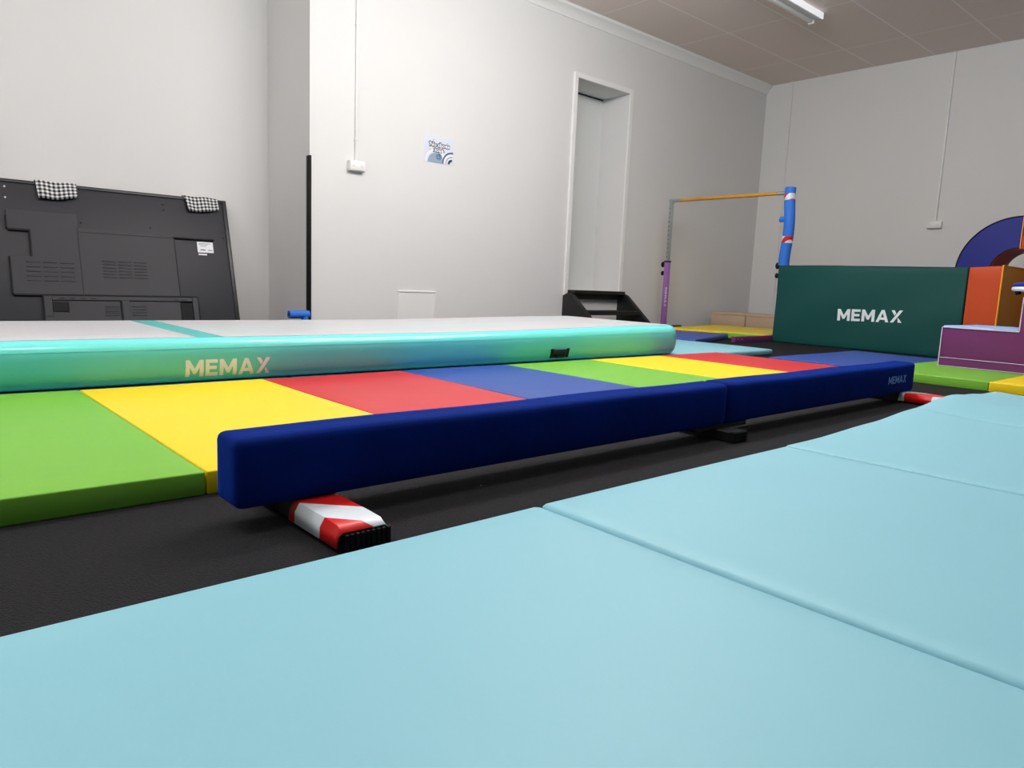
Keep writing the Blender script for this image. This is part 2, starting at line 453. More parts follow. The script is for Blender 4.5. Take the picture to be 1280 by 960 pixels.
# ================================================================== AIR TRACK
AZ0, AZ1, AX0, AX1, AY0, AY1 = 0.044, 0.200, -2.3, 3.735, 2.622, 3.64
def air_track():
    t = empty('inflatable_air_track', 'long teal inflatable air track with a grey top along the back wall', 'air track', (0.7, 3.13, AZ0))
    zc, hz, dep = (AZ0+AZ1)/2, (AZ1-AZ0)/2, 0.062
    prof = []
    N = 28
    for k in range(N+1):
        a = -PI/2+PI*k/N
        ca, sa = math.cos(a), math.sin(a)
        e = 2/2.9
        prof.append((dep*(1-abs(ca)**e), zc+hz*math.copysign(abs(sa)**e, sa)))    # inset, height
    def ring(inset, z, bm, rc=0.11):
        x0, x1, y0, y1 = AX0+inset, AX1-inset, AY0+inset, AY1-inset
        r = max(0.03, rc-inset); vs = []
        for (cx, cy, a0) in ((x1-r, y0+r, -PI/2), (x1-r, y1-r, 0), (x0+r, y1-r, PI/2), (x0+r, y0+r, PI)):
            for q in range(9):
                a = a0+PI/2*q/8
                vs.append(bm.verts.new((cx+r*math.cos(a)-0.7, cy+r*math.sin(a)-3.13, z-AZ0)))
        return vs
    bm = bmesh.new()
    rings = [ring(i, z, bm) for i, z in prof]
    for A, B in zip(rings, rings[1:]):
        n = len(A)
        for k in range(n): bm.faces.new((A[k], A[(k+1) % n], B[(k+1) % n], B[k]))
    bm.faces.new(rings[0][::-1]); bm.faces.new(rings[-1])
    for q in range(1, 40):
        bmesh.ops.bisect_plane(bm, geom=bm.verts[:]+bm.edges[:]+bm.faces[:], plane_co=(AX0-0.7+(AX1-AX0)*q/40, 0, 0), plane_no=(1, 0, 0))
    link_mesh('side_wall', bm, M['teal'], t, True, 50)
    # grey top in two lengths, split by a teal cross band
    for a, b in ((AX0+0.07, 0.865), (0.965, AX1-0.05)):
        bm = foam(a-0.7, b-0.7, AY0+0.065-3.13, AY1-0.065-3.13, AZ1-AZ0-0.004, AZ1-AZ0+0.0018, 0.0012, 40, 4)
        link_mesh('top_sheet', bm, M['air_top'], t, True)
    bm = box(0.865-0.7, 0.965-0.7, AY0+0.05-3.13, AY1-0.05-3.13, AZ1-AZ0-0.004, AZ1-AZ0+0.0012, 0.001, 1)
    link_mesh('cross_band', bm, M['teal_band'], t, True)
    # welded border strip along the shoulder
    def side_y(z):
        q = min(1, abs((z-zc)/hz)); e = 2/2.9
        ca = (1-q**(2/e))**0.5 if q < 1 else 0
        return AY0+dep*(1-ca**e)
    bm = bmesh.new(); rows = []
    for z in [AZ1-0.034+0.0327*k/8 for k in range(9)]:
        y = side_y(z)
        rows.append([bm.verts.new((x-0.7, y-0.0007-3.13, z-AZ0+0.0004)) for x in [AX0+0.12+(AX1-AX0-0.235)*q/40 for q in range(41)]])
    for A, B in zip(rows, rows[1:]):
        for q in range(40): bm.faces.new((A[q], A[q+1], B[q+1], B[q]))
    link_mesh('border_strip', bm, M['teal_band'], t, True)
    # printed word
    def onside(v):
        v.y = side_y(v.z+AZ0)-3.13-0.0012; return v
    bm = word_bm('MEMAX', (0.806-0.7, AY0-3.13, 0.0665-AZ0), (1, 0, 0), (0, 0, 1), 0.0605, 0.305, slices=8, fn=onside)
    o = link_mesh('printed_word', bm, M['logo_cream'], t, False); o['label'] = 'cream printed word MEMAX'
    # webbing handle
    bm = bmesh.new(); pts = []
    x0, x1 = 2.60-0.7, 2.722-0.7
    n = 14; A = []
    for k in range(n+1):
        s = k/n; x = x0+(x1-x0)*s
        out = 0.016*min(1, math.sin(PI*min(max((s-0.12)/0.76, 0), 1))*1.8) if 0.12 < s < 0.88 else 0
        A.append([bm.verts.new((x, side_y(z)-3.13-0.002-out, z-AZ0)) for z in (0.064, 0.105)])
    for p, q in zip(A, A[1:]): bm.faces.new((p[0], q[0], q[1], p[1]))
    o = link_mesh('carry_handle', bm, M['black_rubber'], t, True)
    o.modifiers.new('thick', 'SOLIDIFY').thickness = 0.003
    for a in (x0-0.006, x1-0.012):
        bm = bmesh.new()
        V = [bm.verts.new((x, side_y(z)-3.13-0.004, z-AZ0)) for x, z in ((a, 0.062), (a+0.02, 0.062), (a+0.02, 0.108), (a, 0.108))]
        bm.faces.new(V)
        o = link_mesh('handle_patch', bm, M['black_rubber'], t, False)
        o.modifiers.new('thick', 'SOLIDIFY').thickness = 0.003
air_track()
for o in bpy.data.objects:     # the free end is blown up a little fuller
    if o.parent and o.parent.name == 'inflatable_air_track':
        for v in o.data.vertices:
            u = min(1, max(0, (v.co.x-1.2)/1.8)); u = u*u*(3-2*u)
            v.co.z += 0.020*u*v.co.z/(AZ1-AZ0)

# ================================================================== BALANCE BEAM
BY0, BY1, BZ0, BZ1 = 1.174, 1.274, 0.041, 0.166
def beam():
    t = empty('folding_balance_beam', 'long low blue suede balance beam on taped feet', 'balance beam', (1.93, 1.22, 0))
    for a, b in ((0.437, 1.924), (1.928, 3.412)):
        def fn(v):
            v.z += 0.0012*math.sin(9*v.x)*(1 if v.z > 0.1 else 0); return v
        bm = foam(a-1.93, b-1.93, BY0-1.22, BY1-1.22, BZ0, BZ1, 0.015, 30, 3, 3, fn)
        link_mesh('beam_half', bm, M['suede'], t, True, 60)
    bm = word_bm('MEMAX', (3.128-1.93, BY0-1.22, 0.087), (1, 0, 0), (0, 0, 1), 0.032, 0.185, off=0.0008)
    o = link_mesh('embossed_word', bm, M['logo_blue'], t, False); o['label'] = 'pale blue embossed word MEMAX'
    # two end feet: a black frame with a chamfered taped cover at either end
    for x, tape in ((0.584, 'tape'), (3.33, 'tape_far')):
        w = 0.048
        cx = x-1.93
        f = link_mesh('foot', box(cx-w+0.010, cx+w-0.010, 1.03-1.22, 1.392-1.22, 0.0, 0.0405, 0.002, 1), M['black_paint'], t, False)
        prof = lambda z: [(-w-0.003, 0.008), (-w, 0.027), (-w+0.008, z), (w-0.008, z), (w, 0.027), (w+0.003, 0.008)]
        for side in (-1, 1):
            bm = bmesh.new(); secs = []
            yc = 1.218
            for d, z in ((0.212, 0.033), (0.196, 0.041), (0.15, 0.0425), (0.034, 0.0425)):
                secs.append([bm.verts.new((cx+px, yc+side*d-1.22, min(pz, z))) for px, pz in prof(z)])
            for A, B in zip(secs, secs[1:]):
                for i in range(5): bm.faces.new((A[i], A[i+1], B[i+1], B[i]))
            c = link_mesh('taped_cover' if side < 0 else 'rear_cover', bm, M[tape] if side < 0 else M['black_paint'], f, True, 25)
            c['label'] = 'red and white hazard tape cover' if side < 0 else 'plain black rear cover'
            so = c.modifiers.new('thick', 'SOLIDIFY'); so.thickness = 0.0025; so.offset = -1
            ya, yb = sorted((yc+side*0.190-1.22, yc+side*0.207-1.22))
            bm = bmesh.new()
            add_box(bm, cx-w+0.010, cx+w-0.001, ya, yb, 0.0, 0.031)
            for r in range(9):
                xx = cx-w+0.015+r*(2*w-0.018)/8
                y1, y2 = sorted((yc+side*0.206-1.22, yc+side*0.2175-1.22))
                add_box(bm, xx-0.0034, xx+0.0034, y1, y2, 0.0, 0.0295, 0.001, 1)
            link_mesh('ribbed_end_cap', bm, M['black_rubber'], f, False)
    # plain black middle support under the fold
    bm = bmesh.new()
    add_box(bm, 1.875-1.93, 1.945-1.93, 1.125-1.22, 1.37-1.22, 0, 0.032, 0.003, 1)
    add_box(bm, 1.78-1.93, 2.06-1.93, 1.185-1.22, 1.255-1.22, 0.026, BZ0+0.002, 0.003, 1)
    f = link_mesh('foot', bm, M['black_paint'], t, False); f['label'] = 'plain black middle foot under the fold'
    bm = bmesh.new()
    add_box(bm, 1.873-1.93, 1.947-1.93, 1.112-1.22, 1.130-1.22, 0, 0.034, 0.003, 1)
    for r in range(3): add_box(bm, 1.879-1.93, 1.941-1.93, 1.110-1.22, 1.114-1.22, 0.006+r*0.010, 0.010+r*0.010)
    link_mesh('ribbed_end_cap', bm, M['black_rubber'], f, False)
    # hinge straps where the halves meet
    link_mesh('hinge', box(1.90-1.93, 1.95-1.93, 1.20-1.22, 1.24-1.22, BZ0-0.006, BZ0+0.001, 0.001, 1), M['chrome'], t, False)
beam()

# ================================================================== GREEN VAULT BLOCK + ORANGE BLOCK
def vault():
    t = empty('foam_vault_block', 'large dark green foam vault block with white lettering', 'foam block', (6.49, 2.59, 0))
    def fn(v):
        u = (v.y+0.76)/1.52; s = v.z/0.69
        if v.x < -0.33:
            v.x -= 0.010*math.sin(PI*min(max(u, 0), 1))*math.sin(PI*min(max(s, 0), 1))
            v.x += 0.007*math.sin(6*(v.y+v.z*1.3))*math.sin(PI*min(max(s, 0), 1))
        v.z += 0.004*math.sin(5*v.y) if v.z > 0.6 else 0
        return v
    link_mesh('foam_body', foam(-0.353, 0.353, -0.758, 0.76, 0.0, 0.69, 0.012, 6, 24, 12, fn), M['pine'], t, True, 60)
    def onf(v):
        u = (v.y+0.76)/1.52; s = v.z/0.69
        v.x = -0.353-0.010*math.sin(PI*u)*math.sin(PI*s)+0.007*math.sin(6*(v.y+v.z*1.3))*math.sin(PI*s)-0.0025
        return v
    bm = word_bm('MEMAX', (-0.353, 2.767-2.59, 0.232), (0, -1, 0.03), (0, 0, 1), 0.098, 0.515, slices=6, fn=onf)
    o = link_mesh('printed_word', bm, M['logo_white'], t, False); o['label'] = 'white printed word MEMAX'
    bm = bmesh.new()
    for z in (0.686,): add_tube(bm, [(-0.350, -0.75, z), (-0.350, 0, z+0.002), (-0.350, 0.75, z)], 0.004, 8)
    link_mesh('top_piping', bm, M['pine'], t)
    t2 = empty('foam_block', 'orange foam block with amber side at the end of the green vault block', 'foam block', (6.6, 1.72, 0))
    def fn2(v):
        if v.z > 0.5: v.z += 0.012*(1-(v.y+0.108)/0.216)
        return v
    link_mesh('foam_body', foam(-0.465, 0.46, -0.104, 0.106, 0, 0.69, 0.008, 10, 4, 10, fn2), M['orange'], t2, True, 60)
    o = link_mesh('side_cover', foam(-0.462, 0.458, -0.112, -0.104, 0.004, 0.70, 0.002, 10, 1, 8), M['amber'], t2, True, 60); o['label'] = 'amber side cover'
    bm = bmesh.new()
    add_tube(bm, [(-0.466, -0.109, 0.0), (-0.466, -0.109, 0.35), (-0.466, -0.109, 0.703)], 0.006, 8)
    add_tube(bm, [(-0.466, -0.109, 0.703), (0, -0.109, 0.703), (0.46, -0.109, 0.703)], 0.006, 8)
    o = link_mesh('piping', bm, M['amber_piping'], t2); o['label'] = 'bright amber piping'
vault()

# ================================================================== PURPLE STEPS
def steps():
    t = empty('soft_play_steps', 'purple soft play steps with pale blue treads on the green panel', 'foam steps', (4.80, 1.53, 0.05))
    H1, H2 = 0.232, 0.425
    poly = [(0, 0), (0, H1), (-0.388, H1), (-0.388, H2), (-0.95, H2), (-0.95, 0)]
    bm = prism(poly, 'x', 0, 0.60, bev=0.006)
    link_mesh('foam_body', bm, M['purple'], t, True, 50)
    for (a, b, z) in ((-0.382, -0.002, H1), (-0.945, -0.385, H2)):
        def fn(v, z=z):
            if v.z > z: v.z += 0.004*math.sin(16*v.y+3)*math.sin(9*v.x+1)+0.003
            return v
        o = link_mesh('tread', foam(0.006, 0.594, a, b, z-0.003, z+0.006, 0.003, 14, 14, 1, fn), M['sky_vinyl'], t, True, 70); o['label'] = 'pale blue wrinkled tread'
    link_mesh('zip_flap', box(-0.005, 0.02, -0.945, -0.006, 0.004, 0.052, 0.002, 1), M['purple'], t)
    bm = bmesh.new()
    path = [(-0.002, 0.001, 0.002), (-0.002, 0.001, H1), (-0.002, -0.388, H1), (-0.002, -0.388, H2), (-0.002, -0.95, H2)]
    for p, q in zip(path, path[1:]): add_tube(bm, [p, tuple((a+b)/2 for a, b in zip(p, q)), q], 0.0035, 8)
    add_tube(bm, [(-0.002, 0.001, 0.003), (-0.002, -0.5, 0.003), (-0.002, -0.95, 0.003)], 0.003, 8)
    add_tube(bm, [(-0.006, 0.001, 0.052), (-0.006, -0.5, 0.052), (-0.006, -0.945, 0.052)], 0.002, 8)
    o = link_mesh('piping', bm, M['lilac_piping'], t); o['label'] = 'pale lilac piping'
    # padded trampoline resting on the upper tread, mostly outside the frame
    t = empty('mini_trampoline', 'navy padded round trampoline with white rim on the purple steps', 'trampoline', (5.10, 0.995, 0.4905))
    R = 0.27
    bm = bmesh.new(); n = 48
    add_ring = lambda r0, r1, z0, z1: None
    prof = [(R-0.10, 0.052), (R-0.08, 0.070), (R-0.02, 0.072), (R+0.006, 0.060), (R+0.008, 0.048), (R-0.02, 0.046), (R-0.10, 0.046)]
    V = [[bm.verts.new((r*math.cos(2*PI*k/n), r*math.sin(2*PI*k/n), z)) for r, z in prof] for k in range(n)]
    for k in range(n):
        A, B = V[k], V[(k+1) % n]
        for i in range(len(prof)): bm.faces.new((A[i], B[i], B[(i+1) % len(prof)], A[(i+1) % len(prof)]))
    link_mesh('edge_pad', bm, M['navy'], t)
    bm = bmesh.new()
    add_tube(bm, [(R*0.985*math.cos(2*PI*k/n), R*0.985*math.sin(2*PI*k/n), 0.033) for k in range(n+1)], 0.014, 12, False)
    link_mesh('rim', bm, M['white_steel'], t)
    bm = bmesh.new(); vs = [bm.verts.new(((R-0.07)*math.cos(2*PI*k/n), (R-0.07)*math.sin(2*PI*k/n), 0.047)) for k in range(n)]; bm.faces.new(vs)
    link_mesh('jump_sheet', bm, M['black_rubber'], t)
    for k in range(4):
        a = PI/2+k*PI/2+0.25
        link_mesh('leg', tube([(0.24*math.cos(a), 0.24*math.sin(a), 0.0), (0.252*math.cos(a), 0.252*math.sin(a), 0.03)], [0.016, 0.012], 12), M['black_rubber'], t)
steps()

# ================================================================== SOFT PLAY ARCH
def arch():
    t = empty('soft_play_arch', 'tall soft play arch of navy and orange foam behind the green vault block', 'foam arch', (7.0, 1.74, 0))
    zc, Ro, Ri, D = 0.684, 0.452, 0.192, 0.42
    def seg(a0, a1, r0, r1, x0, x1, n=20):
        bm = bmesh.new(); rows = []
        for k in range(n+1):
            a = a0+(a1-a0)*k/n
            c, s = math.cos(a), math.sin(a)
            rows.append([bm.verts.new((x, r*c, zc+r*s)) for x, r in ((x0, r0), (x0, r1), (x1, r1), (x1, r0))])
        for A, B in zip(rows, rows[1:]):
            for i in range(4): bm.faces.new((A[i], A[(i+1) % 4], B[(i+1) % 4], B[i]))
        bm.faces.new(rows[0][::-1]); bm.faces.new(rows[-1])
        es = [e for e in bm.edges if len(e.link_faces) == 2 and e.calc_face_angle(0) > 1.0]
        bmesh.ops.bevel(bm, geom=es, offset=0.006, segments=2, profile=0.5, affect='EDGES')
        return bm
    o = link_mesh('arch_segment', seg(0, PI/2-0.004, Ri+0.008, Ro, 0, D), M['navy'], t, True, 35); o['label'] = 'navy quarter of the arch'
    o = link_mesh('arch_segment', seg(PI/2+0.03, PI, Ri+0.008, Ro, 0, D), M['orange'], t, True, 35); o['label'] = 'orange quarter of the arch'
    o = link_mesh('inner_lining', seg(0.0, PI, Ri, Ri+0.009, 0.004, D-0.004, 40), M['orange'], t, True, 35); o['label'] = 'orange underside lining'
    bm = bmesh.new()
    add_tube(bm, [(-0.002, (Ro)*math.cos(PI/2*k/20), zc+(Ro)*math.sin(PI/2*k/20)) for k in range(21)], 0.005, 8)
    add_tube(bm, [(-0.002, (Ri+.008)*math.cos(PI/2*k/20), zc+(Ri+.008)*math.sin(PI/2*k/20)) for k in range(21)], 0.004, 8)
    o = link_mesh('piping', bm, M['dark_line'], t); o['label'] = 'dark edge piping'
    bm = bmesh.new()
    add_tube(bm, [(-0.003, 0.0, zc+Ri), (-0.003, 0.0, zc+(Ri+Ro)/2), (-0.003, 0.0, zc+Ro)], 0.004, 8)
    o = link_mesh('seam_piping', bm, M['amber_piping'], t); o['label'] = 'amber piping at the crown'
    for s, c in ((1, 'navy'), (-1, 'orange')):
        y0, y1 = sorted((s*Ri, s*Ro))
        o = link_mesh('pillar', foam(0, D, y0, y1, 0, zc-0.003, 0.008, 2, 2, 4), M[c], t, True, 60); o['label'] = c+' foam pillar'
arch()

# ================================================================== HIGH BAR
def high_bar():
    X, YL, YRt, ZT = 6.30, 4.690, 3.392, 1.345
    ym = (YL+YRt)/2
    t = empty('gymnastics_high_bar', 'junior high bar with wooden rail, purple posts and blue foam sleeve', 'gymnastics bar', (X, ym, 0))
    o = link_mesh('rail', tube([(0, YRt-ym+0.10, ZT), (0, 0, ZT), (0, YL-ym-0.10, ZT)], 0.0165, 20), M['wood'], t); o['label'] = 'amber wooden rail'
    for s, y in ((1, YL-ym), (-1, YRt-ym)):
        xa, xb = ((-0.28, 0.30) if s > 0 else (-0.74, 0.85))
        f = link_mesh('base_tube', box(xa, xb, y-0.022, y+0.022, 0, 0.052, 0.004, 2), M['purple'], t)  # darker purple than the posts: floor-level shade put into the colour
        for bx in (-0.70, -0.63, 0.72, 0.80):
            if bx > xa: link_mesh('bolt', tube([(bx, y-0.0215, 0.03), (bx, y-0.025, 0.03)], 0.006, 8), M['chrome'], f)
        # lower sleeve, inner telescopic post
        link_mesh('lower_post', box(-0.026, 0.026, y-0.023, y+0.023, 0.05, 0.725, 0.005, 2), M['purple_metal'], t)
        p = link_mesh('upper_post', box(-0.018, 0.018, y-0.018, y+0.018, 0.70, ZT+0.016, 0.003, 2), M['chrome'], t)
        for k in range(12):
            link_mesh('adjustment_hole', tube([(-0.0178, y, 0.77+k*0.045), (-0.0185, y, 0.77+k*0.045)], 0.005, 10), M['dark_line'], p)
        link_mesh('collar', box(-0.029, 0.029, y-0.026, y+0.026, 0.712, 0.73, 0.002, 1), M['black_edge'], t)
        for z, r in ((0.69, 0.030), (0.60, 0.024)):
            bm = bmesh.new()
            d = 1
            pts = [(0, y+d*0.020, z), (0, y+d*0.036, z), (0, y+d*0.038, z), (0, y+d*0.060, z), (0, y+d*0.066, z)]
            add_tube(bm, pts, [0.010, 0.010, r*0.92, r, r*0.7], 20)
            link_mesh('clamp_knob', bm, M['black_rubber'], t)
        e0 = y-s*0.012
        link_mesh('rail_clamp', tube([(0, e0+s*0.035, ZT), (0, e0-s*0.10, ZT)], 0.0185, 16), M['chrome'], t)
    # vertical word on the left post
    bm = word_bm('MEMAX', (-0.0265, YL-ym-0.012, 0.45), (0, 0, -1), (0, -1, 0), 0.024, 0.20, gap=0.25)
    for v in bm.verts: v.co.x = -0.0268
    o = link_mesh('printed_word', bm, M['logo_lilac'], t, False); o['label'] = 'lilac printed word MEMAX'
    # blue pool noodle slit over the right post, taped twice
    y = YRt-ym
    pts = []
    for k in range(25):
        s = k/24; z = 0.696+s*(ZT+0.045-0.696)
        pts.append((-0.004-0.016*math.sin(PI*s), y-0.006-0.030*math.sin(PI*s)**2*(1-s*0.2)+0.0*s, z))
    bm = tube(pts, 0.048, 24)
    f = link_mesh('foam_sleeve', bm, M['foam_blue'], t, True, 50); f['label'] = 'blue foam pool noodle sleeve'
    for a in (0.865, 0.30):
        k0 = int(a*24)
        c0 = Vector(pts[k0]); c1 = Vector(pts[min(k0+2, 24)])
        g = link_mesh('tape_band', tube([c0, (c0+c1)/2, c1], 0.0495, 24, False), M['tape_small'], f); g['label'] = 'red and white hazard tape band'
    o = link_mesh('pin_cap', tube([(0, y+0.018, 1.11), (0, y+0.068, 1.11), (0, y+0.075, 1.11)], [0.024, 0.026, 0.018], 16), M['foam_blue'], t); o['label'] = 'blue foam cap on the adjusting pin'
high_bar()

# ================================================================== FAR MATS AND BOXES
floor_mat('blue floor mat lying askew before the yellow mat by the high bar', [-1.0, 0.07], 0, 0.62, ['blue'], z1=0.05, loc=(4.93+0.949*1.0, 3.34+0.317*1.0, 0), rz=math.radians(18.5), r=0.01)
t = empty('folding_gym_mat', 'yellow gym mat with a green edge under the high bar', 'gym mat', (6.22, 3.44, 0), (0, 0, math.radians(11)))
o = link_mesh('panel', foam(-0.095, 1.14, 0.0, 0.98, 0.0, 0.055, 0.008, 8, 8), M['yellow'], t, True, 60); o['label'] = 'yellow vinyl panel'
o = link_mesh('panel', foam(-0.135, -0.097, 0.005, 0.40, 0.0, 0.05, 0.008, 3, 8), M['green'], t, True, 60); o['label'] = 'green vinyl panel'

def crate(label, y0, y1, x0=7.47, x1=7.85, h=0.192):
    t = empty('storage_box', label, 'box', (x0, (y0+y1)/2, 0), (0, 0, 0), 'beige boxes in the corner')
    hw = (y1-y0)/2
    link_mesh('box_body', box(0, x1-x0, -hw, hw, 0, h-0.028, 0.004, 2), M['beige'], t)
    link_mesh('lid', box(-0.006, x1-x0+0.006, -hw-0.004, hw+0.004, h-0.03, h, 0.004, 2), M['beige'], t)
crate('left one of two beige boxes behind the yellow mat, nearer the doorway', 4.43, 4.88)
crate('right one of two beige boxes, partly hidden by the green vault block', 3.93, 4.415)

# ================================================================== STEP STOOL BELOW THE DOOR
def stairs():
    t = empty('wooden_steps', 'black open backed steps below the raised doorway', 'steps', (5.5, 4.95, 0))
    for x in (-0.435, 0.385):
        poly = [(0.045, 0), (0.045, 0.335), (-0.03, 0.365), (-0.075, 0.345), (-0.46, 0.02), (-0.46, 0)]
        link_mesh('stringer', prism(poly, 'x', x, x+0.05, bev=0.003), M['black_paint'], t, True, 30)
    link_mesh('tread', box(-0.385, 0.385, -0.06, 0.03, 0.355, 0.39, 0.003, 1), M['black_paint'], t)
    link_mesh('back_board', box(-0.385, 0.385, 0.0, 0.03, 0.30, 0.356, 0.002, 1), M['black_paint'], t)
    link_mesh('tread', box(-0.385, 0.385, -0.27, -0.06, 0.158, 0.198, 0.003, 1), M['black_paint'], t)
    link_mesh('riser', box(-0.385, 0.385, -0.43, -0.41, 0.0, 0.045, 0.002, 1), M['black_paint'], t)
stairs()

# ================================================================== BIG SCREEN LEANING IN THE RECESS
LEAN = math.atan2(0.28, 0.95)
TV_LOC = (0.0, 5.38, 0.002)
def screen():
    t = empty('interactive_display', 'large black display screen leaning back to front in the recess', 'screen', TV_LOC, (-LEAN, 0, 0))
    # local axes: x along the wall, z up the panel, -y towards the room
    link_mesh('back_cover', box(0.40, 2.03, -0.012, 0.035, 0.012, 0.985, 0.004, 2), M['black_metal'], t)
    bm = bmesh.new()
    for (a, b, c, d) in ((0.375, 0.405, 0, 0.995), (2.022, 2.052, 0, 0.995), (0.405, 2.022, 0.972, 0.995), (0.405, 2.022, 0, 0.02)):
        add_box(bm, a, b, -0.020, 0.045, c, d, 0.005, 2)
    link_mesh('bezel', bm, M['black_edge'], t)
    # raised electronics housing, L-shaped outline
    poly = [(0.66, 0.86), (0.66, 0.668), (0.778, 0.666), (0.778, 0.49), (0.66, 0.486), (0.66, 0.247), (1.755, 0.243), (1.755, 0.25), (1.642, 0.255), (1.642, 0.675), (1.05, 0.71), (1.05, 0.86)]
    poly = [(0.66, 0.79), (0.66, 0.668), (0.778, 0.666), (0.778, 0.49), (0.66, 0.486), (0.66, 0.247), (1.642, 0.247), (1.642, 0.672), (1.048, 0.70), (1.048, 0.79)]
    bm = bmesh.new()
    A = [bm.verts.new((x, -0.030, z)) for x, z in poly]; B = [bm.verts.new((x, -0.010, z)) for x, z in poly]
    bm.faces.new(A); bm.faces.new(B[::-1])
    for i in range(len(poly)): bm.faces.new((A[i], B[i], B[(i+1) % len(poly)], A[(i+1) % len(poly)]))
    h = link_mesh('housing', bm, M['black_metal'], t, False)
    bm = bmesh.new()
    for (a, b, c, d) in ((0.66, 0.780, 0.656, 0.668), (0.652, 0.661, 0.668, 0.75), (0.770, 0.780, 0.49, 0.66), (0.652, 0.661, 0.247, 0.486), (0.66, 1.757, 0.236, 0.247), (1.64, 1.925, 0.672, 0.682), (1.040, 1.044, 0.25, 0.70), (1.048, 1.64, 0.668, 0.671), (1.64, 1.645, 0.25, 0.672)):
        add_box(bm, a, b, -0.0305, -0.010, c, d)
    link_mesh('painted_edge_shadow', bm, M['dark_line'], h, False)  # solid dark bars paint the shadow along the raised housing edges
    def vent(x0, x1, z0, z1, cols, rows, parent, yf):
        bm = bmesh.new()
        w = (x1-x0)/cols
        for i in range(cols):
            for r in range(rows):
                z = z0+(z1-z0)*r/(rows-1)
                add_box(bm, x0+i*w+0.008, x0+(i+1)*w-0.008, yf-0.003, yf+0.002, z-0.005, z+0.004, 0.002, 1)
        link_mesh('vent', bm, M['black_metal'], parent)
    vent(0.73, 1.01, 0.335, 0.455, 3, 5, h, -0.030)
    vent(1.16, 1.45, 0.37, 0.48, 3, 6, h, -0.030)
    # lower connector frame with two covers
    bm = bmesh.new()
    for (a, b, c, d) in ((0.815, 0.86, 0.03, 0.236), (1.72, 1.757, 0.03, 0.236), (0.86, 1.72, 0.208, 0.236), (1.262, 1.312, 0.03, 0.21)):
        add_box(bm, a, b, -0.032, -0.010, c, d, 0.002, 1)
    fr = link_mesh('connector_frame', bm, M['black_metal'], t, False)
    for (a, b, c, d) in ((0.808, 0.816, 0.03, 0.236), (1.755, 1.764, 0.03, 0.238), (0.86, 0.95, 0.188, 0.197), (0.94, 0.951, 0.13, 0.195), (0.862, 0.945, 0.135, 0.19), (1.64, 1.715, 0.03, 0.193), (1.254, 1.262, 0.03, 0.21)):
        link_mesh('recess', box(a, b, -0.0325, -0.011, c, d), M['dark_line'], fr, False)
    for k in range(4): link_mesh('slot', box(0.90+k*0.06, 0.93+k*0.06, -0.0325, -0.02, 0.216, 0.223), M['dark_line'], fr, False)
    for k in range(2): link_mesh('slot', box(1.60+k*0.05, 1.63+k*0.05, -0.0325, -0.02, 0.214, 0.220), M['dark_line'], fr, False)
    link_mesh('slot', box(0.825, 0.85, -0.0325, -0.02, 0.10, 0.106), M['dark_line'], fr, False)
    for a, b in ((0.86, 1.256), (1.312, 1.64)):
        link_mesh('cover_plate', box(a, b, -0.024, -0.010, 0.03, 0.207, 0.002, 1), M['black_metal'], t)
    vent(1.15, 1.25, 0.11, 0.17, 1, 5, t, -0.024)
    vent(1.315, 1.42, 0.11, 0.17, 1, 4, t, -0.024)
    # rating label
    o = link_mesh('rating_label', box(1.805, 1.918, -0.0135, -0.010, 0.582, 0.662), M['ink_white'], t, False); o['label'] = 'white paper rating label'
    bm = bmesh.new()
    for (a, b, c, d) in ((1.825, 1.86, 0.598, 0.606), (1.88, 1.908, 0.598, 0.603), (1.815, 1.90, 0.648, 0.651), (1.815, 1.88, 0.640, 0.643), (1.825, 1.87, 0.628, 0.631)):
        add_box(bm, a, b, -0.0142, -0.013, c, d)
    link_mesh('fine_print', bm, M['ink'], o, False)
    o2 = link_mesh('barcode_strip', box(1.808, 1.868, -0.0135, -0.010, 0.562, 0.573), M['ink_white'], t, False)
    # screws
    for (x, z) in ((0.667, 0.943), (0.666, 0.872), (1.60, 0.92), (1.60, 0.88), (1.07, 0.74), (1.07, 0.60), (1.05, 0.50), (1.50, 0.74), (2.0, 0.70)):
        link_mesh('screw', tube([(x, -0.0115, z), (x, -0.0145, z)], 0.006, 10), M['chrome'] if x < 0.7 else M['dark_line'], t)
screen()

